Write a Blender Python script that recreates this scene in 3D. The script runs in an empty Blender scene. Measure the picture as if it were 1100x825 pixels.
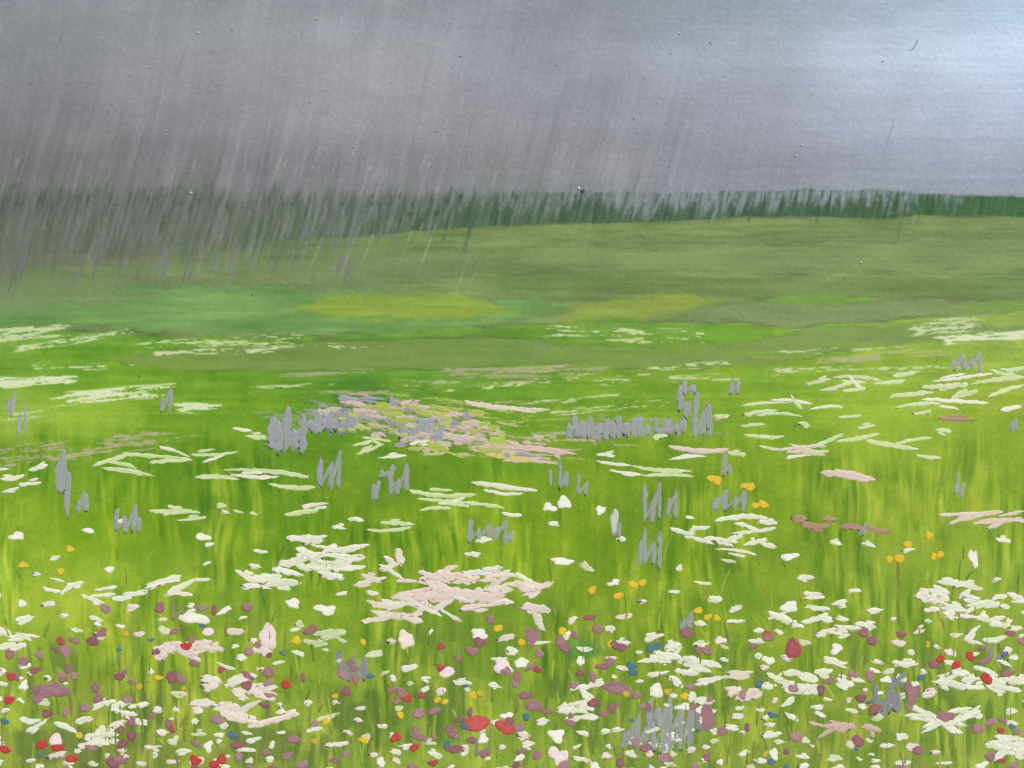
import bpy, math, random, mathutils
import numpy as np
rnd = random.Random(7)
S = 0.0005; ZC = 1.45
GAIN = np.array([.84,.83,.83])
HS=.36   # relief scale of the wash
# ---------------- helpers
def lin(c):
    c = np.asarray(c, dtype=np.float64)/255.0
    c = np.clip(c,0,1)
    return np.where(c<=0.04045, c/12.92, ((c+0.055)/1.055)**2.4)
def sstep(a,b,x):
    t = np.clip((x-a)/(b-a),0,1); return t*t*(3-2*t)
_T={}
def vn(x,y,seed):
    if seed not in _T: _T[seed]=np.random.RandomState(seed).rand(256,256)
    T=_T[seed]
    xi = np.floor(x).astype(np.int64); yi = np.floor(y).astype(np.int64)
    fx = x-xi; fy = y-yi; fx = fx*fx*(3-2*fx); fy = fy*fy*(3-2*fy)
    x0=xi&255; x1=(xi+1)&255; y0=yi&255; y1=(yi+1)&255
    return (T[y0,x0]*(1-fx)+T[y0,x1]*fx)*(1-fy)+(T[y1,x0]*(1-fx)+T[y1,x1]*fx)*fy
def fbm(x,y,seed,o=3):
    s=0;a=1;t=0
    for i in range(o):
        s=s+a*vn(x*2**i,y*2**i,seed+i*17); t+=a; a*=0.5
    return s/t
# ---------------- raster of pigment on the board
X0,X1,Y0,Y1,ST = -80,1180,-60,885,1.0
xs = np.arange(X0,X1,ST); ys = np.arange(Y0,Y1,ST)
NX,NY = len(xs),len(ys)
X,Y = np.meshgrid(xs,ys)
def grid(cx,cy,tab,Xw,Yw):
    tab=np.array(tab,dtype=float)
    fx=np.interp(Xw,cx,np.arange(len(cx))); fy=np.interp(Yw,cy,np.arange(len(cy)))
    ix=np.minimum(fx.astype(int),len(cx)-2); iy=np.minimum(fy.astype(int),len(cy)-2)
    a=fx-ix; b=fy-iy; a=(a*a*(3-2*a))[...,None]; b=(b*b*(3-2*b))[...,None]
    return (tab[iy,ix]*(1-a)+tab[iy,ix+1]*a)*(1-b)+(tab[iy+1,ix]*(1-a)+tab[iy+1,ix+1]*a)*b
wx = (fbm(X/90,Y/60,3)-.5)*70; wy=(fbm(X/110,Y/50,9)-.5)*34
sky = grid([0,200,400,600,800,950,1100],[0,60,120,180,230],[  # paler blue upper-right entries include glossy sheen painted into the sky colour
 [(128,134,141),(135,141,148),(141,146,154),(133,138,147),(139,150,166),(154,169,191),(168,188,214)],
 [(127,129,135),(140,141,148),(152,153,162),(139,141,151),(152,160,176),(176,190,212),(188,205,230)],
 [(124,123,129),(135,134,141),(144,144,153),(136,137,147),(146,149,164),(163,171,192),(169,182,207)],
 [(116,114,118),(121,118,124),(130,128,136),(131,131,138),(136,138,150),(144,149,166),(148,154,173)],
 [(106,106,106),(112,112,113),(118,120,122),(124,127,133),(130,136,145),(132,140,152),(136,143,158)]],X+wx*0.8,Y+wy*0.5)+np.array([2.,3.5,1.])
U = X+0.27*Y
Uw = U+(vn(X/200,Y/120,4)-.5)*26
st1 = vn(Uw/2.2,Y/85,21); st2=vn(Uw/6,Y/120,22); st3=vn(Uw/18,Y/200,23)
hb = vn(X/70+3*vn(X/90,Y/30,26),Y/2.4,24); hb2=vn(X/50,Y/7,25)
streakw = (0.30+0.70*sstep(60,210,Y+70*(vn(X/120,Y/90,28)-.5)))*(.3+.7*sstep(900,600,X))
streakw = streakw*(.45+1.1*vn(Uw/60,Y/150,29))
sky = sky + ((st1-.5)*12+(st2-.5)*13+(st3-.5)*11)[...,None]*streakw[...,None]
rightw=sstep(500,1000,X)
sky = sky + ((hb-.5)*(2+5*rightw)+(hb2-.5)*3)[...,None]
sky = sky + ((fbm(X/45,Y/30,31)-.5)*14+(vn(X/1.7,Y/1.7,33)-.5)*6)[...,None]*np.array([1,0.97,1.0])
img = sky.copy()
hgt = (st1-.5)*0.3*streakw+(hb-.5)*0.12+(vn(X/3,Y/3,34)-.5)*.45
def band(xk,top,bot,col,alpha=1,soft=1.2,edge=0.10,wob=3,seed=1,var=7,dry=0.0):
    """a paint layer lying between two curves, with a dried dark rim"""
    global img,hgt
    n=(fbm(X/38,Y/200,seed,4)-.5)*2*wob; n2=(fbm(X/30,Y/200,seed+5,4)-.5)*2*wob
    t=np.interp(X,xk,top)+n; b=np.interp(X,xk,bot)+n2
    d=np.minimum(Y-t,b-Y)
    d=d+ (fbm(X/18,Y/5,seed+6)-.5)*soft*1.3*(soft>2)
    d=np.where((X<xk[0]-1)&(xk[0]>-100)|(X>xk[-1]+1)&(xk[-1]<1200),-9,d)
    m=sstep(-soft*.3,soft,d)*alpha
    if dry>0:
        m=m*np.clip(1-dry*sstep(.45,.65,vn(X/70,Y/2.0,seed+9)),0,1)
    c=np.asarray(col,dtype=float)+((vn(X/60,Y/3,seed+2)-.5)*var*1.1+(fbm(X/50,Y/14,seed+3)-.5)*var*2.6)[...,None]*np.array([1.1,1,.8])
    e=np.exp(-((d-1.0)/1.3)**2)*edge*sstep(.3,.6,vn(X/40,Y/20,seed+12))
    img=img*(1-m[...,None])+c*m[...,None]
    img=img*(1-e[...,None])
    hgt=hgt+m*0.1+e*1.2
EX=[-130,0,100,200,300,400,520,600,700,770,850,950,1000,1100,1230]
hilltop=[288,278,270,263,259,251,243,239,239,235,231,234,231,233,233]
tl_top=[208,208,210,208,208,208,208,206,207,206,204,205,206,212,213]
dk=grid([0,300,520,700,850,1000,1100],[200,250],[[(80,88,80),(72,88,74),(58,84,64),(60,88,70),(52,86,60),(48,86,52),(52,98,52)],
   [(92,102,82),(84,104,76),(70,100,66),(66,98,68),(56,92,56),(52,92,48),(56,104,48)]],X,Y)
dk=dk+((vn(Uw/3,Y/40,41)-.5)*28)[...,None]
lw=sstep(620,420,X)
tt=np.interp(X,EX,tl_top)+(fbm(X/30,Y*0,42)-.5)*6+lw*((vn(Uw/9,Y*0,43)-.5)*16+(vn(Uw/2.6,Y*0+5,44)-.5)*12)
m=sstep(-8+7*(1-lw),9-7*(1-lw),Y-tt)
img=img*(1-m[...,None])+dk*m[...,None]
# hills
band(EX,hilltop,[500]*15,(114,136,77),edge=.16,wob=2.5,seed=50,var=16)
# damp left shoulder of the hill merges into the trees
sh=sstep(26,-4,Y-np.interp(X,EX,hilltop)-8*vn(Uw/8,Y*0,45))*sstep(-2,2,Y-np.interp(X,EX,hilltop)+3)*sstep(480,260,X)*.75
img=img*(1-sh[...,None])+dk*sh[...,None]
band([-130,0,100,200,300,400,520],[296,292,288,284,276,266,260],[345,345,345,330,322,318,300],(112,132,86),alpha=.7,soft=16,edge=0,wob=5,seed=60)
band([560,700,850,1000,1230],[258,256,248,246,244],[268,270,264,266,262],(100,122,70),alpha=.5,soft=4,edge=.06,wob=4,seed=63,dry=.5)
band([560,700,850,1000,1230],[264,264,258,256,252],[285,290,296,292,288],(124,143,88),alpha=.65,soft=6,edge=.06,wob=5,seed=61,dry=.4)
band([540,700,850,1000,1230],[290,296,300,296,290],[312,316,322,330,336],(102,130,66),alpha=.65,soft=6,edge=.07,wob=5,seed=64,dry=.4)
band([-130,0,80,130,260,400,540,620],[322,318,312,306,303,312,318,322],[360,358,356,358,362,364,352,330],(102,150,76),alpha=.8,soft=12,edge=.05,wob=3,seed=70,var=18)
band([-130,0,80,180],[300,298,300,318],[350,346,332,322],(120,142,94),alpha=.7,soft=12,edge=.0,wob=4,seed=71)
band([300,360,430,500,560],[332,316,311,314,334],[332,344,347,346,334],(144,164,54),alpha=.85,soft=9,edge=.02,wob=3,seed=75,dry=.2)
band([570,620,690,740,785],[345,328,315,312,320],[345,348,348,336,320],(138,159,54),alpha=.85,soft=9,edge=.02,wob=3,seed=78,dry=.2)
band([740,820,900,1000,1230],[332,322,318,320,322],[350,352,356,346,342],(126,142,90),alpha=.8,soft=5,edge=.1,wob=2,seed=80,dry=.3)
band([790,860,930,960],[323,316,317,323],[323,328,326,323],(112,158,54),alpha=.8,soft=3.5,edge=.06,wob=2,seed=84)
band([980,1040,1100,1230],[330,324,322,320],[332,336,336,336],(112,158,54),alpha=.6,soft=3.5,edge=.04,wob=2,seed=85,dry=.4)
band([430,560,700],[284,276,284],[284,296,284],(104,124,74),alpha=.5,soft=6,edge=.06,wob=4,seed=86)
# meadow
mt=[352,352,356,360,362,358,350,348,344,346,352,346,340,332,330]
mead=grid([0,100,250,400,550,700,850,950,1100],[340,390,440,490,560,620,690,760,830],[
 [(108,154,62),(98,148,56),(98,150,50),(98,148,48),(100,142,52),(104,148,50),(112,156,50),(124,158,58),(136,162,68)],
 [(114,158,50),(104,152,34),(98,148,34),(92,142,38),(98,146,36),(110,152,34),(120,160,38),(138,170,50),(142,170,58)],
 [(140,172,58),(126,166,38),(104,150,26),(94,144,32),(100,148,24),(114,154,28),(120,160,30),(144,174,46),(140,168,44)],
 [(110,150,34),(100,146,24),(98,142,20),(96,140,22),(106,148,20),(112,150,20),(124,158,26),(132,162,38),(128,158,36)],
 [(126,162,34),(120,158,24),(102,143,20),(108,146,18),(122,156,20),(106,143,18),(120,153,26),(132,160,38),(136,164,40)],
 [(156,186,54),(140,172,42),(116,154,30),(114,152,26),(122,156,26),(116,150,24),(124,154,34),(130,158,42),(140,168,50)],
 [(150,178,56),(138,166,46),(140,168,44),(122,152,40),(114,144,36),(122,153,34),(130,158,40),(130,158,42),(136,164,52)],
 [(138,162,54),(126,150,50),(140,166,52),(118,144,48),(124,154,44),(114,142,46),(128,154,48),(132,158,50),(138,164,54)],
 [(132,152,60),(118,136,58),(126,150,60),(132,156,56),(136,164,52),(114,142,50),(126,150,56),(136,158,58),(140,164,60)]],X+wx*.9,Y+wy)
pat=fbm(X/40,Y/55,130)
Xv=X+(vn(X/40,Y/60,131)-.5)*10
dr=vn(Xv/4.5,Y/34,101); dr2=vn(Xv/13,Y/60,102); dr3=vn(Xv/2.2,Y/22,103)
vw=sstep(420,540,Y)*(.3+1.7*sstep(.35,.7,pat))
mead=mead+((dr-.5)*24*vw+(dr2-.5)*20*vw+(dr3-.5)*14*vw)[...,None]*np.array([1.15,.85,.45])
lime=sstep(.55,.8,vn(Xv/11,Y/52,104))*sstep(400,560,Y)*sstep(.42,.64,fbm(X/80,Y/60,105))
lime=lime*(.6+.4*sstep(.3,.6,vn(Xv/2.5,Y/18,106)))
mead=mead*(1-.6*lime[...,None])+np.array((170,188,62))*.6*lime[...,None]
hs=vn(X/80,Y/3,107)
mead=mead+((hs-.35)*16*sstep(540,400,Y))[...,None]*np.array([1,1,.9])
mead=mead+((fbm(X/24,Y/18,108,4)-.5)*38)[...,None]*np.array([1,.75,.5])
mead=mead+((vn(X/1.8,Y/1.8,133)-.5)*8)[...,None]
dkg=sstep(.5,.78,vn(Xv/6,Y/32,109))*sstep(600,740,Y)*sstep(.36,.6,vn(X/55,Y/55,110))
mead=mead*(1-.6*dkg[...,None])+np.array((84,110,50))*.6*dkg[...,None]
t=np.interp(X,EX,mt)+(fbm(X/50,Y*0,110,4)-.5)*10
d=Y-t+(vn(X/25,Y/2,111)-.5)*6
m=sstep(-.5,3,d); e=np.exp(-((d)/1.4)**2)*.14*sstep(.35,.6,vn(X/40,Y/30,112))
img=img*(1-m[...,None])+mead*m[...,None]; img*= (1-e[...,None]); hgt=hgt*(1-.5*m)+m*((dr3-.5)*.25+(dr-.5)*.25)*vw+e*1.2
band([130,200,330,420,520,585],[384,372,366,362,360,366],[390,398,400,398,396,388],(116,141,72),alpha=.85,soft=3.5,edge=.12,wob=2,seed=120,dry=.2)
band([100,200,250],[382,382,390],[386,404,396],(126,152,60),alpha=.6,soft=4,edge=.05,wob=2,seed=124,dry=.3)
band([575,700,830,900,1000,1230],[364,372,362,350,346,352],[392,398,392,378,368,362],(122,143,82),alpha=.8,soft=4,edge=.1,wob=3,seed=128,dry=.4)
band([735,780,830],[352,346,350],[362,372,364],(112,162,44),alpha=.7,soft=5,edge=.05,wob=2,seed=131)
for k,(x,y,rx,ry,c,al) in enumerate([(385,420,30,16,(64,120,36),.5),(372,432,18,10,(60,118,34),.55),(628,700,26,9,(80,134,56),.7),(625,692,18,7,(92,146,60),.5),(280,800,40,26,(92,112,56),.6),(60,800,50,20,(94,112,62),.5),(500,700,60,40,(98,134,40),.4),(790,640,30,24,(104,148,36),.45),(90,445,70,24,(160,190,70),.4),(330,560,60,30,(94,142,20),.5),(560,650,40,30,(104,144,30),.4),(90,650,40,24,(170,194,60),.4),(950,480,60,30,(146,176,44),.4),(700,590,50,20,(98,144,20),.4),(180,600,50,24,(98,144,24),.4)]):
    q=((X-x)/rx)**2+((Y-y)/ry)**2+(fbm(X/14,Y/10,300+k)-.5)*1.4
    mm=(sstep(1.3,.4,q)*al)[...,None]; img=img*(1-mm)+np.array(c,dtype=float)*mm
# veil of rain dragged downwards over trees and hill
amp=np.interp(X,[-120,0,150,300,450,520,600,700,850,1000,1030,1045,1200],[112,108,98,80,52,26,32,36,26,22,14,0,0])
fing=vn(Uw/4.6,Y*0+3,140)**1.2*.6+vn(Uw/1.9,Y*0+7,141)*.3+.35*vn(Uw/30,Y*0,142)
edge=206+amp*fing*1.15
a=sstep(0,14,edge-Y)
base_a=np.interp(X,[0,300,520,600,700,850,1000,1030,1045],[.80,.74,.62,.78,.92,.85,.72,.5,0])
brk=.35+.65*sstep(.2,.5,vn(Uw/2.8,Y/30,143))
a=np.where(Y<200,0,a*base_a*brk*sstep(196,208,Y))
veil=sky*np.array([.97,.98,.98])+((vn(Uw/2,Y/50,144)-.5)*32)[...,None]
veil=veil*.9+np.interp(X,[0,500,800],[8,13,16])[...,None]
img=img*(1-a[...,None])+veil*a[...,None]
hz=sstep(350,245,Y)*sstep(250,300,Y+60)*sstep(480,60,X+Y*.2)*(Y>205)*.5*(.5+.5*st2)
img=img*(1-hz[...,None])+np.array((110,114,101))*hz[...,None]
gh=sstep(.4,.75,vn(Uw/14,Y/60,150))*sstep(110,200,Y)*sstep(218,204,Y)*sstep(950,300,X)*.38
img=img*(1-gh[...,None])+np.array((104,113,101))*gh[...,None]
def line(x0,y0,x1,y1,w,col,al):
    global img
    i0=max(int((min(x0,x1)-5-X0)/ST),0); i1=min(int((max(x0,x1)+5-X0)/ST)+1,NX)
    j0=max(int((min(y0,y1)-5-Y0)/ST),0); j1=min(int((max(y0,y1)+5-Y0)/ST)+1,NY)
    if i1<=i0 or j1<=j0: return
    xx=X[j0:j1,i0:i1]; yy=Y[j0:j1,i0:i1]
    L=math.hypot(x1-x0,y1-y0)+1e-6; ux,uy=(x1-x0)/L,(y1-y0)/L
    s=(xx-x0)*ux+(yy-y0)*uy; q=np.abs(-(xx-x0)*uy+(yy-y0)*ux)
    mm=sstep(w*.5+.8,w*.5-.6,q)*sstep(-1,L*.3+1,s)*sstep(L+1,L*.6,s)*al
    mm=mm*(.35+.65*sstep(.3,.6,vn(xx/3,yy/5,177)))
    sub=img[j0:j1,i0:i1]; img[j0:j1,i0:i1]=sub*(1-mm[...,None])+np.array(col,dtype=float)*mm[...,None]
    hgt[j0:j1,i0:i1]+=mm*.3
for i in range(460):
    x=rnd.uniform(-80,1050); y=rnd.choice([rnd.uniform(-60,200),rnd.uniform(120,235),rnd.uniform(160,235)]); L=rnd.uniform(14,60)
    if x>640 and rnd.random()<.75: continue
    k=rnd.uniform(.18,.36)
    c=rnd.choice([(160,162,167),(155,158,163),(150,152,156),(108,112,110)])
    if y>180: c=rnd.choice([(140,145,138),(146,149,146),(72,86,70),(122,127,124),(88,98,84)]); L=rnd.uniform(15,55)
    line(x,y,x-k*L,y+L,rnd.uniform(1,3),c,rnd.uniform(.12,.38))
for i in range(34):
    x=rnd.uniform(300,520); y=rnd.uniform(110,275); L=rnd.uniform(25,80)
    line(x,y,x-.36*L,y+L,1.2,(170,178,164),rnd.uniform(.25,.5))
for i in range(190):
    x=rnd.uniform(-100,1045); y=rnd.uniform(204,220); L=rnd.uniform(8,26)
    line(x,y,x-.22*L,y+L,rnd.uniform(1.2,3.4),(50,76,54) if x>400 else (66,84,66),rnd.uniform(.3,.8))
for i in range(80):
    x=rnd.uniform(-90,520); y=rnd.uniform(196,236); L=rnd.uniform(18,46)
    line(x,y,x-.27*L,y+L,rnd.uniform(1.5,4.5),rnd.choice([(62,82,62),(70,88,68),(78,84,80)]),rnd.uniform(.3,.6))
for i in range(100):
    x=rnd.uniform(520,1040); y=rnd.uniform(198,212); L=rnd.uniform(12,34)
    line(x,y,x-.2*L,y+L,rnd.uniform(1.5,4),(136,144,158) if x>700 else (124,130,132),rnd.uniform(.3,.7))
for i in range(150):
    x=rnd.uniform(-100,450); y=rnd.uniform(205,278); L=rnd.uniform(20,62)
    line(x,y,x-.27*L,y+L,rnd.uniform(1.5,6),rnd.choice([(118,117,118),(102,108,100),(128,128,128)]),rnd.uniform(.3,.7))
# dry brush dragging
def dry(x0,y0,x1,y1,th,col,cov,seed):
    global img
    i0=max(int((min(x0,x1)-8-X0)/ST),0); i1=min(int((max(x0,x1)+8-X0)/ST)+1,NX)
    j0=max(int((min(y0,y1)-th-Y0)/ST),0); j1=min(int((max(y0,y1)+th-Y0)/ST)+1,NY)
    xx=X[j0:j1,i0:i1]; yy=Y[j0:j1,i0:i1]
    L=math.hypot(x1-x0,y1-y0); ux,uy=(x1-x0)/L,(y1-y0)/L
    s=(xx-x0)*ux+(yy-y0)*uy; q=-(xx-x0)*uy+(yy-y0)*ux
    s=s+(vn(q/2,s*0,seed+3)-.5)*22
    n=vn(s/28,q/1.5,seed)*.6+vn(s/5,q/1.3,seed+1)*.4
    thr=1-cov+.35*np.clip((s/L-.45),0,1)
    mm=sstep(thr-.07,thr+.1,n)*sstep(th*.5+1,th*.5-1.5,np.abs(q+(vn(s/25,s*0,seed+2)-.5)*3))*sstep(-3,2,s)*sstep(L+3,L-3,s)*.9
    sub=img[j0:j1,i0:i1]; img[j0:j1,i0:i1]=sub*(1-mm[...,None])+np.array(col,dtype=float)*mm[...,None]
    hgt[j0:j1,i0:i1]+=mm*.4
W1=(198,212,164);W2=(218,228,190);PK=(176,168,136);TN=(162,163,122)
for k,q in enumerate([(-60,368,76,354,15,W1,.62),(10,377,140,357,8,W1,.55),(150,372,330,361,9,W1,.5),(165,380,300,376,9,W1,.52),(230,368,430,374,6,W1,.48),
 (-80,414,75,409,11,W2,.72),(62,428,182,418,15,W2,.62),(188,438,230,436,12,W2,.66),(588,356,770,364,16,W1,.42),(975,356,1045,349,12,W1,.55),(1005,366,1190,353,10,W2,.66),
 (-20,494,190,470,22,PK,.46),(120,470,215,468,10,PK,.5),(470,402,650,398,12,TN,.55),(300,402,400,398,6,TN,.55),(880,388,1020,378,9,(170,172,120),.54),(640,412,830,404,8,W1,.46),(590,444,720,432,8,W1,.45),
 (400,442,600,430,9,TN,.5),(560,398,650,392,6,(188,170,142),.5),(560,432,700,424,5,W1,.45),(330,424,470,418,5,TN,.5),(700,396,790,390,6,W1,.5),(260,420,350,412,6,W1,.4),(420,462,600,452,8,(176,188,92),.5),
 (600,405,760,398,8,(190,194,144),.42),(840,380,990,372,6,W1,.42),(1000,345,1060,340,6,W1,.5),(430,412,590,408,7,(194,180,160),.45),(950,398,1050,392,7,W1,.5),(40,396,150,392,6,W1,.4),
 (370,436,610,486,36,(196,176,168),.44),(335,445,480,462,28,(156,154,166),.5),(420,430,580,450,20,(178,190,96),.42),(500,480,620,488,20,(204,184,172),.5),(600,460,780,456,24,(150,154,150),.42),(560,470,680,474,14,(190,176,160),.42),(280,464,340,462,44,(150,152,150),.38),
 (0,448,60,444,8,W1,.42),(820,400,960,392,7,W1,.44),(480,420,600,412,6,W1,.45)]):
    dry(*q,seed=200+k*7)
img=np.clip(img,4,250)
hgt=np.clip(hgt,-.4,.6)*HS
# ---------------- materials
def pigment(name,rough=.55,spec=.35,bump=.35,var=.10):
    m=bpy.data.materials.new(name); m.use_nodes=True; nt=m.node_tree; N=nt.nodes; Lk=nt.links
    b=N['Principled BSDF']; b.inputs['Specular IOR Level'].default_value=spec
    at=N.new('ShaderNodeAttribute'); at.attribute_name='pigment'
    tc=N.new('ShaderNodeTexCoord')
    n1=N.new('ShaderNodeTexNoise'); n1.inputs['Scale'].default_value=420; n1.inputs['Detail'].default_value=4; n1.inputs['Roughness'].default_value=.65
    n2=N.new('ShaderNodeTexNoise'); n2.inputs['Scale'].default_value=95; n2.inputs['Detail'].default_value=2
    Lk.new(tc.outputs['Object'],n1.inputs['Vector']); Lk.new(tc.outputs['Object'],n2.inputs['Vector'])
    mr=N.new('ShaderNodeMapRange'); mr.inputs['From Min'].default_value=.3; mr.inputs['From Max'].default_value=.7
    mr.inputs['To Min'].default_value=1-var; mr.inputs['To Max'].default_value=1+var
    Lk.new(n1.outputs['Fac'],mr.inputs['Value'])
    mul=N.new('ShaderNodeVectorMath'); mul.operation='SCALE'
    Lk.new(at.outputs['Color'],mul.inputs[0]); Lk.new(mr.outputs['Result'],mul.inputs['Scale'])
    Lk.new(mul.outputs['Vector'],b.inputs['Base Color'])
    ad=N.new('ShaderNodeMath'); ad.operation='MULTIPLY_ADD'; ad.inputs[1].default_value=.5
    Lk.new(n2.outputs['Fac'],ad.inputs[0]); Lk.new(n1.outputs['Fac'],ad.inputs[2])
    bp=N.new('ShaderNodeBump'); bp.inputs['Strength'].default_value=bump; bp.inputs['Distance'].default_value=.0004
    Lk.new(ad.outputs[0],bp.inputs['Height']); Lk.new(bp.outputs['Normal'],b.inputs['Normal'])
    rr=N.new('ShaderNodeMapRange'); rr.inputs['To Min'].default_value=rough-.12; rr.inputs['To Max'].default_value=rough+.15
    Lk.new(n2.outputs['Fac'],rr.inputs['Value']); Lk.new(rr.outputs['Result'],b.inputs['Roughness'])
    return m
M_wash=pigment('gouache_wash',.5,.30,.26,.06)
M_imp=pigment('thick_gouache',.65,.2,.14,.06)
def simple(name,c1,c2,scale,rough=.9):
    m=bpy.data.materials.new(name); m.use_nodes=True; nt=m.node_tree; N=nt.nodes; Lk=nt.links
    b=N['Principled BSDF']; b.inputs['Roughness'].default_value=rough
    n=N.new('ShaderNodeTexNoise'); n.inputs['Scale'].default_value=scale; n.inputs['Detail'].default_value=6
    r=N.new('ShaderNodeValToRGB'); r.color_ramp.elements[0].color=(*c1,1); r.color_ramp.elements[1].color=(*c2,1)
    r.color_ramp.elements[0].position=.3; r.color_ramp.elements[1].position=.7
    Lk.new(n.outputs['Fac'],r.inputs['Fac']); Lk.new(r.outputs['Color'],b.inputs['Base Color'])
    bp=N.new('ShaderNodeBump'); bp.inputs['Strength'].default_value=.3; bp.inputs['Distance'].default_value=.003
    Lk.new(n.outputs['Fac'],bp.inputs['Height']); Lk.new(bp.outputs['Normal'],b.inputs['Normal'])
    return m
root=bpy.data.objects.new('landscape_painting',None); bpy.context.collection.objects.link(root); root.location=(0,0,ZC)
def makemesh(name,co,faces,col,mat,smooth=True):
    me=bpy.data.meshes.new(name); faces=np.asarray(faces,dtype=np.int32)
    k=faces.shape[1]; nf=len(faces)
    me.vertices.add(len(co)); me.vertices.foreach_set('co',np.asarray(co,dtype=np.float32).ravel())
    me.loops.add(nf*k); me.loops.foreach_set('vertex_index',faces.ravel())
    me.polygons.add(nf); me.polygons.foreach_set('loop_start',np.arange(0,nf*k,k,dtype=np.int32))
    try: me.polygons.foreach_set('loop_total',np.full(nf,k,dtype=np.int32))
    except Exception: pass
    me.update(calc_edges=True)
    a=me.color_attributes.new('pigment','FLOAT_COLOR','POINT')
    c4=np.ones((len(co),4),dtype=np.float32); c4[:,:3]=col; a.data.foreach_set('color',c4.ravel())
    if smooth: me.polygons.foreach_set('use_smooth',np.ones(nf,dtype=bool))
    me.materials.append(mat)
    ob=bpy.data.objects.new(name,me); bpy.context.collection.objects.link(ob); ob.parent=root
    return ob
def toworld(px,py,h):
    return np.stack([(px-550)*S, -h*S, (412.5-py)*S],-1)
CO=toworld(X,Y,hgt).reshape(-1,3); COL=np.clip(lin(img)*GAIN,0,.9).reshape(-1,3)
idx=np.arange(NX*NY).reshape(NY,NX)
F=np.stack([idx[:-1,:-1],idx[1:,:-1],idx[1:,1:],idx[:-1,1:]],-1)
yc=(Y[:-1,:-1]+Y[1:,1:])/2; xc=X[:-1,:-1]
tlc=np.interp(xc,EX,tl_top); htc=np.interp(xc,EX,hilltop); mtc=np.interp(xc,EX,mt)
lab=np.where(yc<tlc,0,np.where(yc<htc,1,np.where(yc<mtc,2,3)))
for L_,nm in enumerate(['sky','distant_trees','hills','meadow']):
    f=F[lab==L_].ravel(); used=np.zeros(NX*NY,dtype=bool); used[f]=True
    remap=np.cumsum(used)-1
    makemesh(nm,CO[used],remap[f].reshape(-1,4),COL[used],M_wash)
# ---------------- brush marks lying on the wash
class Buf:
    def __init__(s): s.co=[];s.f=[];s.c=[];s.n=0
    def add(s,co,f,c): s.co.append(co); s.f.append(np.asarray(f)+s.n); s.c.append(c); s.n+=len(co)
B={}
def buf(n):
    if n not in B: B[n]=Buf()
    return B[n]
def under(x,y):
    j=int(min(max((y-Y0)/ST,0),NY-1)); i=int(min(max((x-X0)/ST,0),NX-1)); return img[j,i]
OFF=np.array([-1,-.78,-.48,-.17,.17,.48,.78,1]); HH=np.array([0,.9,1.05,.9,.95,.85,1.0,0])
BASEZ=.16
def stroke(name,pts,w,col,h=.10,p=None,rag=.3,var=7,op=.95):
    pts=np.array(pts,dtype=float); d=np.hypot(*np.diff(pts,axis=0).T); s=np.r_[0,np.cumsum(d)]
    L=s[-1]
    if L<1: return
    n=max(8,int(L/1.3)); t=np.linspace(0,1,n); tt=.5-.5*np.cos(np.pi*t); tt=.5*t+.5*tt
    rr=np.random.RandomState(rnd.randrange(10**6))
    x=np.interp(tt*L,s,pts[:,0]); y=np.interp(tt*L,s,pts[:,1])
    dx=np.gradient(x); dy=np.gradient(y); l=np.hypot(dx,dy)+1e-6; nx,ny=-dy/l,dx/l
    k=max(4,int(L/3.5)+2)
    wl=1+rag*2.2*(np.interp(t*(k-1),np.arange(k),rr.rand(k))-.5); wr=1+rag*2.2*(np.interp(t*(k-1),np.arange(k),rr.rand(k))-.5)
    p1=p or rr.choice([2.2,3.5,7]); p2=p or rr.choice([2.0,3.0,6])
    u=2*tt-1
    pr=np.where(u<0,np.clip(1-np.abs(u)**p1,0,1),np.clip(1-np.abs(u)**p2,0,1))**.5+.02
    asym=(1-.5*rr.rand()*tt) if rr.rand()<.5 else (1-.5*rr.rand()*(1-tt))
    r=w*.5*pr*asym
    zb=rnd.uniform(0,.13)
    off=OFF[None,:]*r[:,None]; off=np.where(OFF[None,:]<0,off*wl[:,None],off*wr[:,None])
    px=x[:,None]+nx[:,None]*off; py=y[:,None]+ny[:,None]*off
    jag=rr.randn(1,8)*min(1.6,w*.22); ux,uy=dx/l,dy/l
    px=px+ux[:,None]*jag; py=py+uy[:,None]*jag
    endf=np.clip(np.minimum(tt,1-tt)*L/1.5,0,1)[:,None]
    hh=BASEZ+(zb+HH[None,:]*h*(.8+.4*rr.rand(1,8)))*endf
    hh=np.where((HH[None,:]==0),.04,hh-.12*(1-endf))+0*px
    co=toworld(px,py,hh).reshape(-1,3)
    c=np.array(col,dtype=float)[None,None,:]+ (rr.randn(1,8,1)*var*.6)+(rr.randn(n,1,1)*var*.12)+rr.randn(1,1,3)*var*.35
    thin=(1-op)+ (.26*rr.rand(1,8)**2)*(tt[:,None] if rr.rand()<.6 else 1-tt[:,None])
    g=np.stack([under(x[i],y[i]) for i in (0,n//2,n-1)]).mean(0)
    c=c*(1-thin[...,None])+g*thin[...,None]
    I=np.arange(n*8).reshape(n,8)
    f=np.stack([I[:-1,:-1],I[1:,:-1],I[1:,1:],I[:-1,1:]],-1).reshape(-1,4)
    buf(name).add(co,f,np.clip(lin(c)*GAIN,0,.9).reshape(-1,3))
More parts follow.
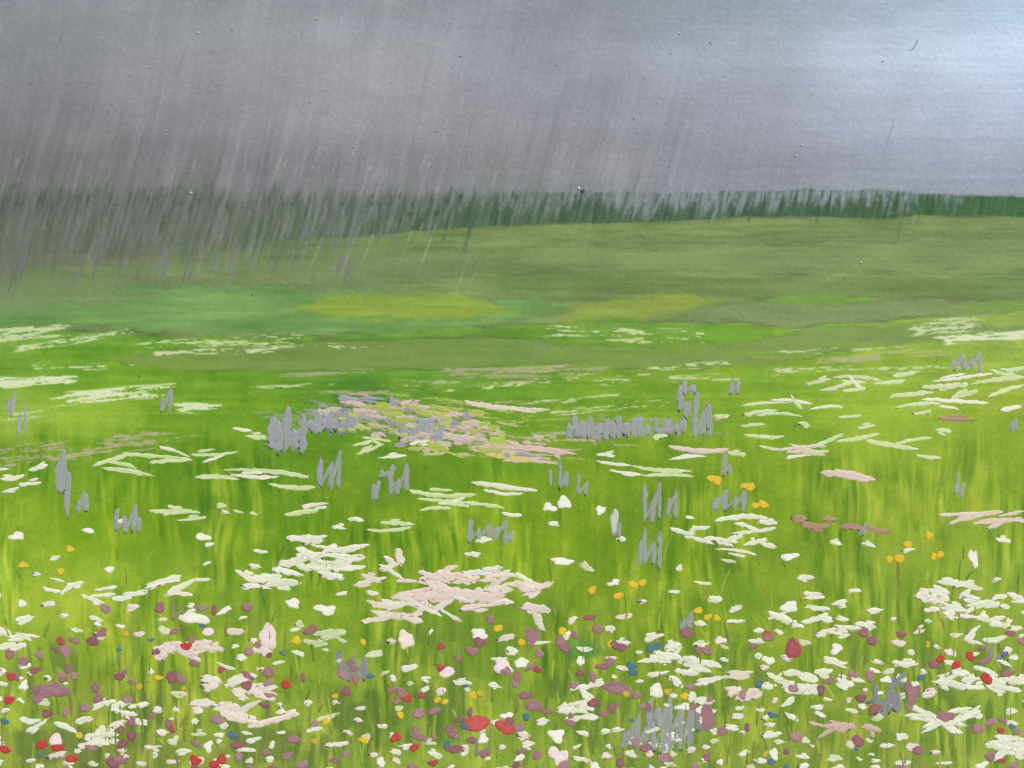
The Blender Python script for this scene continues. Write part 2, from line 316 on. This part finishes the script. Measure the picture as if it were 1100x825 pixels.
def dab(name,cx,cy,rx,ry,ang,col,h=.12,rag=.22,var=9,n=20,zup=0.0):
    rr=np.random.RandomState(rnd.randrange(10**6))
    a=np.linspace(0,2*np.pi,n,endpoint=False)
    R=1+rag*(np.sin(2*a+rr.rand()*6.3)*rr.rand()+np.sin(3*a+rr.rand()*6.3)*rr.rand()+.5*np.sin(5*a+rr.rand()*6.3)*rr.rand())
    ca,sa=math.cos(ang),math.sin(ang); rings=[(1.0,-1),(.84,.9),(.65,1.05),(.35,.85),(.02,.8)]
    P=[];C=[]; zb=rnd.uniform(0,.13)+zup
    for q,hq in rings:
        ex=np.cos(a)*R*rx*q; ey=np.sin(a)*R*ry*q
        P.append(toworld(cx+ex*ca-ey*sa,cy+ex*sa+ey*ca,np.full(n,(.03+zup*.75) if hq<0 else BASEZ+hq*h+zb)))
        C.append(np.clip(np.array(col,dtype=float)+rr.randn(1,3)*var*.4+rr.randn(n,1)*var*.3+(-4 if q>.8 else 5 if q<.4 else 0),0,255))
    I=np.arange(5*n).reshape(5,n); J=np.roll(I,-1,axis=1)
    f=np.stack([I[:-1],I[1:],J[1:],J[:-1]],-1).reshape(-1,4)
    buf(name).add(np.concatenate(P),f,np.clip(lin(np.concatenate(C))*GAIN,0,.9))
occ=[]
def mark(x,y): occ.append((x,y))
def free(x,y,r):
    return all(abs(x-a)>r*1.5 or abs(y-b)>r*.66 for a,b in occ)
PG=(206,219,172); WH=(230,230,214); PW=(230,214,209); LV=(156,156,176); LVD=(134,132,156); MV=(150,106,110); RD=(182,68,62); YL=(214,184,48); BL=(78,116,130)
def dash(x0,y0,x1,y1,w=5,col=WH,name='white_wildflowers',bend=None):
    b=rnd.uniform(-.06,.06) if bend is None else bend
    L=math.hypot(x1-x0,y1-y0)
    pts=[]
    for t in np.linspace(0,1,9):
        o=4*t*(1-t)*b*L+ (math.sin(t*6.28)*rnd.uniform(-.3,.3))
        pts.append((x0+(x1-x0)*t-(y1-y0)/L*o,y0+(y1-y0)*t+(x1-x0)/L*o))
    stroke(name,pts,w*rnd.uniform(.75,1.2),col)
    if rnd.random()<.45 and L>12:
        s=rnd.uniform(.1,.5); e=min(1,s+rnd.uniform(.3,.5)); o=rnd.choice([-1,1])*w*.5
        stroke(name,[(x0+(x1-x0)*s,y0+(y1-y0)*s+o),(x0+(x1-x0)*e,y0+(y1-y0)*e+o*rnd.uniform(.6,1.8))],w*.7,col)
    for q in (0,.5,1): mark(x0+(x1-x0)*q,y0+(y1-y0)*q)
for q in [(865,413,892,407),(880,419,908,413),(893,406,946,409),(902,414,930,411),(912,404,925,418),(955,426,1002,422),(962,438,1010,434),(990,429,1062,433),(1000,410,1066,401),(1042,413,1100,405),
 (1062,426,1100,414),(1080,399,1130,392),(958,404,985,400),(990,416,1040,413),(798,436,850,433),(800,446,836,441),(828,430,872,434),(850,426,862,438),(820,445,862,448),(1010,437,1030,440),
 (796,458,822,456),(800,467,842,469),(815,479,850,483),(870,481,906,466),(900,474,945,466),(930,473,986,483),(960,477,1002,470),(984,488,1010,492),(640,495,678,500),(680,501,742,506),(720,494,758,490),(690,511,745,512),(655,505,690,510),
 (100,500,136,490),(110,503,165,511),(130,487,196,492),(170,480,204,491),(205,488,256,485),(218,497,246,486),(208,513,256,515),(240,505,332,513),(288,520,338,523),(264,468,286,470),(383,488,412,477),(388,470,420,474),(405,492,436,489),(0,514,26,511),(-60,508,10,504),(160,497,205,494),(115,497,145,502),
 (440,527,512,531),(448,536,518,543),(450,549,484,546),(498,540,542,546),(505,518,577,527),(520,526,562,530),(470,541,500,534),(394,569,442,566),(408,561,443,563),(306,553,342,548),(325,545,353,541),
 (160,549,206,548),(175,554,216,551),(190,559,222,555),(238,549,246,551),(252,548,262,551),(268,551,276,553),(538,551,560,553),(232,545,244,543),(180,544,196,546),(250,460,270,463),(440,478,462,474),(378,478,400,474),
 (248,510,300,512),(1010,420,1030,412),(1075,440,1098,436),(905,420,930,417),(700,470,716,468),(640,488,660,490),(870,440,905,437),(940,412,972,409),(1065,398,1090,402),(1020,428,1050,420),(845,492,875,489),(1005,462,1022,464),(900,448,925,446),(768,448,782,446),(980,444,1000,441),(2,528,20,524),(20,520,44,518),(30,506,50,500),(780,486,800,489),(858,455,870,457),(920,460,940,457)]:
    dash(*q,w=4.8,col=rnd.choice([PG,PG,WH]))
for q in [(720,567,746,574),(735,576,766,584),(755,578,792,583),(768,560,826,557),(785,573,833,567),(798,586,822,580),(768,590,812,596),(740,570,762,566),(790,563,815,570),(806,578,834,588),(776,585,798,575),(815,560,835,563)]:
    dash(*q,w=5.2,col=WH)
for q in [(835,484,886,479),(850,478,878,486),(718,479,782,483),(1008,553,1066,552),(1020,562,1078,550),(1045,563,1110,561),(1072,555,1100,549),(500,432,590,440),(862,486,890,484),(1060,568,1098,556)]:
    dash(*q,w=5.2,col=(220,206,192),name='pink_wildflowers')
stroke('pink_wildflowers',[(882,508),(900,509),(920,512),(940,515)],11,(220,202,198))
for q in [(850,557,866,559),(862,563,892,565),(904,567,928,568),(930,566,956,571),(884,557,900,558),(1008,449,1048,451)]:
    dash(*q,w=7 if q[1]>500 else 4.5,col=(172,136,122),name='mauve_clover')
for q in [(308,578,345,581),(333,585,378,591),(318,596,386,601),(328,607,392,609),(350,592,396,585),(343,616,368,620),(253,613,276,626),(270,621,302,619),(284,629,322,627),(295,612,326,618),(340,600,360,588),(318,590,345,604),(360,603,392,598),(300,606,330,600),(312,600,335,612),(355,610,378,602),(262,630,290,632),(325,583,350,576)]:
    dash(*q,w=8,col=rnd.choice([WH,(232,230,218)]))
def inell(cx,cy,rx,ry,a):
    while 1:
        u,v=rnd.uniform(-1,1),rnd.uniform(-1,1)
        if u*u+v*v<1: break
    ca,sa=math.cos(a),math.sin(a); return cx+u*rx*ca-v*ry*sa, cy+u*rx*sa+v*ry*ca
PC=(228,206,204)
stroke('pink_wildflowers',[(420,642),(450,642),(480,638),(520,640),(545,636)],15,PC,p=5,rag=.45)
stroke('pink_wildflowers',[(450,622),(475,617),(510,623)],11,PC,p=5,rag=.45)
for i in range(46):
    x,y=inell(484,632,90,29,.03); L=rnd.uniform(12,38); a=rnd.gauss(.06,.36)
    dash(x-L/2*math.cos(a),y-L/2*math.sin(a),x+L/2*math.cos(a),y+L/2*math.sin(a),w=rnd.uniform(5,8.5),col=rnd.choice([PW,PC,(230,210,208),(230,222,214)]),name='pink_wildflowers')
for q in [(388,668,420,664),(400,656,440,662),(395,645,420,652),(430,662,455,668),(540,628,590,630),(575,632,594,626),(565,640,580,634),(412,598,424,604),(425,590,432,606),(408,612,430,604),(560,652,590,656),(572,655,585,676)]:
    dash(*q,w=7.5,col=PW,name='pink_wildflowers')
for cx,cy,rx,ry,n,l0,l1,w,col,g in [
 (120,638,26,8,5,18,34,6,WH,'white_wildflowers'),(190,628,32,10,6,18,36,6,WH,'white_wildflowers'),(66,628,18,8,5,12,24,6,WH,'white_wildflowers'),
 (192,696,40,10,12,14,30,8,(228,208,204),'pink_wildflowers'),(250,745,40,24,17,14,34,8.5,(230,218,210),'pink_wildflowers'),(280,770,30,8,6,14,34,8,(230,218,210),'pink_wildflowers'),(108,793,26,9,9,14,28,7.5,WH,'white_wildflowers'),
 (742,714,46,20,17,14,34,7.5,WH,'white_wildflowers'),(626,745,24,30,10,12,28,7.5,WH,'white_wildflowers'),(895,658,62,26,19,12,28,7,WH,'white_wildflowers'),(1045,655,62,36,38,10,30,7.5,WH,'white_wildflowers'),
 (1056,730,46,14,17,16,34,8,WH,'white_wildflowers'),(1020,773,48,10,12,20,44,7,WH,'white_wildflowers'),(1086,797,22,14,9,18,34,8.5,WH,'white_wildflowers'),(848,738,32,14,12,14,30,7.5,WH,'white_wildflowers'),
 (905,782,34,8,6,16,34,7,(206,174,168),'pink_wildflowers'),(792,735,22,18,7,14,26,7.5,(228,214,206),'pink_wildflowers'),(345,687,22,8,5,14,26,7,(200,208,168),'white_wildflowers'),(15,690,24,20,6,14,26,7,WH,'white_wildflowers'),
 (130,762,34,18,8,12,24,7,WH,'white_wildflowers'),(900,725,26,14,7,12,24,7,WH,'white_wildflowers'),(-40,640,26,40,8,14,26,7,WH,'white_wildflowers'),(1140,640,26,60,12,14,26,7,WH,'white_wildflowers'),(1136,770,28,50,10,14,26,7,WH,'white_wildflowers'),(60,775,40,8,5,16,28,7,WH,'white_wildflowers'),(700,790,60,14,8,10,22,7,WH,'white_wildflowers')]:
    for i in range(n):
        x,y=inell(cx,cy,rx,ry,0); L=rnd.uniform(l0,l1); a=rnd.gauss(.0,.28)
        dash(x-L/2*math.cos(a),y-L/2*math.sin(a),x+L/2*math.cos(a),y+L/2*math.sin(a),w=w*rnd.uniform(.7,1.2),col=col,name=g)
for x,y,rx,ry,c in [(288,684,10,13,PW),(436,687,9,9,PW),(590,545,6,5,WH),(606,540,8,6,WH),(645,548,5,5,WH),(1046,600,4,11,WH),(218,577,8,4,WH),(95,570,6,3,WH),(18,576,9,4,WH),(60,795,7,7,PW),(350,655,10,6,WH),(540,716,12,7,PW),(598,790,10,6,WH),(705,742,9,6,WH),(600,812,9,10,PW),(480,722,8,6,PW),(848,652,8,7,WH),(848,598,9,4,WH),(604,603,12,4,WH),(660,560,4,14,(190,194,184)),(315,648,8,5,WH),(208,664,14,7,WH),(515,682,10,6,WH),(560,712,8,5,WH)]:
    dab('white_wildflowers' if c==WH else 'pink_wildflowers',x,y,rx,ry,rnd.uniform(-.2,.2),c,rag=.3); mark(x,y)
# lupins: upright up-and-down touches, jagged tops
def zig(x0,x1,yt,yb,n,w,col=LV):
    n2=max(2,int(n*.9)); xsn=[x0+(x1-x0)*(i+.5)/n2 for i in range(n2)]
    prev=None; pat=rnd.choice([0,1])
    for i,x in enumerate(xsn):
        x+=rnd.uniform(-1.2,1.2); H=yb-yt
        top=yt+H*((.0 if (i+pat)%2 else .3)+rnd.uniform(0,.25)); bot=yb-H*rnd.uniform(0,.22); lean=rnd.uniform(-1,4)
        stroke('lupins',[(x+lean,top),(x+lean*.45+rnd.uniform(-.6,.6),(top+bot)/2),(x,bot)],w*rnd.uniform(.75,1.25),col,h=.07,p=5,op=.86,var=5)
        if prev and rnd.random()<.85:
            stroke('lupins',[(prev[0],prev[1]-1),(x+lean,top+H*.04)],w*.75,col,h=.06,p=5,op=.82,var=5)
        prev=(x,bot)
for q in [(287,328,436,488,6,9),(292,326,452,480,6,9),(330,384,434,468,8,10),(338,378,444,462,7,11),(168,186,411,446,3,5),(4,14,420,450,2,4),(16,30,424,470,3,4),(60,76,482,538,3,9),(60,74,490,530,3,9),(68,96,524,556,4,7),(122,153,541,578,5,5.5),
 (340,368,482,529,4,5.5),(396,405,510,538,2,5),(414,440,499,532,4,5),(405,425,500,515,2,5),(428,476,446,479,8,7),(436,470,452,474,6,8),(500,554,555,586,7,5.5),(588,613,489,526,4,5),(617,633,507,536,3,5),(608,682,444,474,12,7),(614,676,452,470,9,9),(684,738,444,470,8,6),
 (726,750,412,448,4,7),(742,766,424,470,4,6),(732,748,408,425,2,6),(782,795,402,428,3,5),(688,730,518,562,6,5.5),(682,712,562,612,5,5.5),(655,668,545,582,2,4.5),(762,802,526,550,5,5),(776,784,486,514,2,5),(1020,1057,377,400,5,5.5),(1024,1034,499,536,2,5),(1084,1093,442,468,2,4.5),
 (668,744,754,812,9,7),(690,735,745,790,5,7),(728,742,654,682,2,6),(922,930,556,580,2,3.5),(754,764,445,472,2,5)]:
    zig(*q)
for q in [(362,396,694,732,5,6,LVD),(936,966,730,772,5,8,LVD),(950,975,715,745,3,8,LVD),(505,530,790,815,3,5,(122,128,120)),(180,200,640,670,2,4,(140,140,120)),(1060,1075,690,715,2,5,LVD),(745,768,762,785,3,8,LVD)]:
    zig(*q)
for i in range(84):
    x,y=inell(470,462,132,26,.16)
    if x<370 and y>470: continue
    c,g=rnd.choice([((208,182,178),'pink_wildflowers'),((204,184,174),'pink_wildflowers'),((172,186,86),'grass_blades'),((208,180,180),'pink_wildflowers'),((156,154,176),'lupins'),((184,192,110),'grass_blades'),((196,176,172),'pink_wildflowers'),((160,152,172),'lupins'),((172,186,86),'grass_blades')])
    L=rnd.uniform(8,30); a=rnd.gauss(.05,.16)
    dash(x-L/2*math.cos(a),y-L/2*math.sin(a),x+L/2*math.cos(a),y+L/2*math.sin(a),w=rnd.uniform(4,8.5),col=c,name=g)
for q in [(515,480,620,488,6,(212,188,178)),(540,495,600,498,6,(214,190,182)),(385,437,430,441,8,(164,180,76)),(420,452,450,450,8,(168,184,82)),(520,488,575,494,7,(208,192,118))]:
    dash(*q[:4],w=q[4],col=q[5],name='pink_wildflowers')
# foreground petals scattered in loose drifts
nz=np.random.RandomState(5).rand(40,40)
def lowf(x,y):
    u,v=(x+200)/75,(y-500)/38; i,j=int(u),int(v); a,b=u-i,v-j
    return (nz[j,i]*(1-a)+nz[j,i+1]*a)*(1-b)+(nz[j+1,i]*(1-a)+nz[j+1,i+1]*a)*b
for i in range(4300):
    x=rnd.uniform(-75,1175); y=590+ (rnd.random()**.7)*290
    dens=(.10+.90*sstep(610,745,y))*sstep(.22,.68,lowf(x,y))*1.1
    if 380<x<640 and y<730: dens*=.35
    if rnd.random()>dens: continue
    L=rnd.uniform(6,24)*(.75+.35*rnd.random())
    if not free(x,y,L*.52+4): continue
    a=rnd.gauss(-.03,.22); w=rnd.uniform(4.5,8.5)
    r=rnd.random(); c,g=((WH,'white_wildflowers') if r<.58 else (PW,'pink_wildflowers') if r<.82 else ((208,212,176),'white_wildflowers'))
    if rnd.random()<.10: dab(g,x,y,rnd.uniform(4,8),rnd.uniform(3,5.5),a,c,rag=.3)
    else: dash(x-L/2*math.cos(a),y-L/2*math.sin(a),x+L/2*math.cos(a),y+L/2*math.sin(a),w=w,col=c,name=g)
    mark(x,y)
for i in range(60):
    x=rnd.uniform(0,1100); y=rnd.uniform(550,650)
    if not free(x,y,13): continue
    L=rnd.uniform(7,18); dash(x-L/2,y,x+L/2,y+rnd.uniform(-3,3),w=5,col=WH)
def dots(lst,g,c,r0,r1):
    for x,y in lst:
        dab(g,x,y,rnd.uniform(r0,r1)*1.15,rnd.uniform(r0,r1)*.95,rnd.uniform(-.5,.5),c,h=.14,rag=.18,zup=.17); mark(x,y)
dots([(12,727),(438,750),(425,792),(45,800),(62,803),(10,752),(5,805),(238,816),(230,821),(210,817),(445,803),(77,815),(307,735),(1010,708),(1042,705),(1027,714),(1060,729),(200,694)],'red_poppies',RD,4,6.5)
for x,y,rx,ry in [(512,777,14,9),(545,783,9,6),(538,779,7,6),(852,697,8,12)]: dab('red_poppies',x,y,rx,ry,.1,(188,86,80) if x<800 else (160,84,82),h=.16,zup=.15,rag=.15)
dots([(770,516),(764,514),(800,522),(806,523),(812,543),(820,542),(636,634),(664,640),(760,663),(750,656),(478,754),(470,752),(170,728),(535,675),(360,748),(65,614),(25,607),(75,590),(430,768),(975,585),(998,575),(1003,598),(966,600),(85,790),(318,688),(508,747),(690,626),(391,795),(680,628),(770,664),(350,775),(1010,596),(955,601),(735,748),(560,690),(604,678),(390,690),(656,692)],'buttercups',YL,2.8,5.2)
dots([(678,715),(680,722),(700,696),(480,800),(500,780),(565,770),(5,775),(250,790),(706,694),(815,735),(830,768)],'cornflowers',BL,3,5)
for i in range(560):
    x=rnd.uniform(-75,1175); y=650+rnd.random()**.75*230
    if rnd.random()>.25+.9*sstep(.25,.6,lowf(x+300 if x<800 else x-700,y-40+20)): continue
    if not free(x,y,4.6): continue
    r=rnd.random()
    if r<.76: dots([(x,y)],'mauve_clover',rnd.choice([MV,(154,116,114),(144,96,98),(162,126,128)]),2.6,7)
    elif r<.85: dots([(x,y)],'red_poppies',(166,80,76),2.6,4.8)
    elif r<.92: dots([(x,y)],'buttercups',(190,168,56),2.2,4.5)
    else: dots([(x,y)],'cornflowers',rnd.choice([BL,(92,118,138)]),2,4)
for i in range(60):
    x,y=inell(rnd.choice([60,100,250,180,560,760,960,640,880]),rnd.uniform(690,810),60,20,0)
    dots([(x,y)],'mauve_clover',rnd.choice([MV,(154,116,114),(162,126,128),(138,92,98)]),2.8,6)
for x,y,rx,ry in [(55,741,16,9),(46,746,9,8),(572,684,6,12),(760,770,10,12),(664,740,20,6),(980,745,8,13),(573,758,10,6),(1016,770,10,6)]:
    dab('mauve_clover',x,y,rx,ry,.1,(154,116,120),rag=.4,zup=.12)
for i in range(820):
    x=rnd.uniform(-75,1175); y=rnd.uniform(600,880); L=rnd.uniform(8,34)
    if rnd.random()>.2+.8*sstep(620,780,y): continue
    c=rnd.choice([(106,134,46),(148,170,56),(94,120,50),(166,182,72),(112,128,66),(134,158,48),(134,134,84),(120,110,70)])
    dx=rnd.gauss(0,3.5)
    stroke('grass_blades',[(x,y),(x+dx*.3,y-L*.5),(x+dx,y-L)],rnd.uniform(1.4,3.6),c,h=.05,p=3,var=5,op=.7)
for i in range(60):
    x=rnd.uniform(-75,1175); y=rnd.uniform(-55,330) if rnd.random()<.8 else rnd.uniform(330,600); r=rnd.choice([.6,.8,1.0])
    dab('paint_grit',x,y,r,r,0,rnd.choice([(150,150,160),(172,174,180),(120,120,128),(145,147,155)]) if y<230 else rnd.choice([(140,160,90),(160,176,120),(90,110,60)]),h=.6,n=8)
for x,y,r,c in [(626,205,2.0,(70,70,74)),(622,202,1.5,(220,220,220)),(340,20,1.4,(180,180,190)),(213,35,1.4,(180,180,188)),(862,156,1.4,(200,202,212)),(855,167,1.1,(190,190,200)),(925,282,1.3,(200,206,180)),(420,88,1.3,(170,170,180)),(730,36,1.2,(180,180,190)),(205,207,1.2,(190,194,186))]:
    dab('paint_grit',x,y,r,r,0,c,h=.7,n=8)
stroke('paint_grit',[(986,42),(984,48),(980,53),(976,55)],.9,(100,106,120),h=.3)
for nme,b in B.items():
    makemesh(nme,np.concatenate(b.co),np.concatenate(b.f),np.concatenate(b.c),M_imp)
# ---------------- board, wall, ground
import bmesh
def box(name,x0,x1,y0,y1,z0,z1,mat,parent=None):
    bm=bmesh.new(); bmesh.ops.create_cube(bm,size=1)
    for v in bm.verts: v.co=((x0+x1)/2+v.co.x*(x1-x0),(y0+y1)/2+v.co.y*(y1-y0),(z0+z1)/2+v.co.z*(z1-z0))
    me=bpy.data.meshes.new(name); bm.to_mesh(me); bm.free(); me.materials.append(mat)
    o=bpy.data.objects.new(name,me); bpy.context.collection.objects.link(o)
    if parent: o.parent=parent
    return o
mw=simple('raw_board',(.5,.45,.36),(.62,.57,.48),60)
bx0,bx1=(X0-550)*S,(xs[-1]-550)*S; bz0,bz1=(412.5-ys[-1])*S,(412.5-Y0)*S
box('board',bx0,bx1,.0006,.012,bz0,bz1,mw,root)
box('plaster_wall',-4,4,.014,.26,.0,3.2,simple('plaster',(.5,.48,.44),(.6,.58,.54),14))
box('ground',-60,60,-60,60,-.2,-.002,simple('gravelly_ground',(.10,.09,.07),(.2,.18,.15),30))
# ---------------- light
sc=bpy.context.scene
el,az=math.radians(40),math.radians(30)
dvec=(math.cos(el)*math.sin(az),-math.cos(el)*math.cos(az),math.sin(el))
sd=bpy.data.lights.new('sun','SUN'); sd.energy=4.2; sd.angle=math.radians(8); sd.color=(1,.97,.93)
so=bpy.data.objects.new('sun',sd); bpy.context.collection.objects.link(so)
so.rotation_euler=mathutils.Vector(dvec).to_track_quat('Z','Y').to_euler()
w=bpy.data.worlds.new('World'); sc.world=w; w.use_nodes=True; nt=w.node_tree
bg=nt.nodes['Background']; sk=nt.nodes.new('ShaderNodeTexSky'); sk.sky_type='NISHITA'; sk.sun_disc=False
sk.sun_elevation=el; sk.sun_rotation=math.atan2(dvec[0],dvec[1]); nt.links.new(sk.outputs['Color'],bg.inputs['Color']); bg.inputs['Strength'].default_value=.1
cam=bpy.data.cameras.new('camera'); cam.lens=50; cam.sensor_width=36; cam.clip_end=500; cam.clip_start=.01
co=bpy.data.objects.new('camera',cam); bpy.context.collection.objects.link(co)
co.location=(0,-(550*S)/(18/50),ZC); co.rotation_euler=(math.radians(90),0,0); sc.camera=co
sc.view_settings.view_transform='Standard'; sc.view_settings.look='None'; sc.view_settings.exposure=0
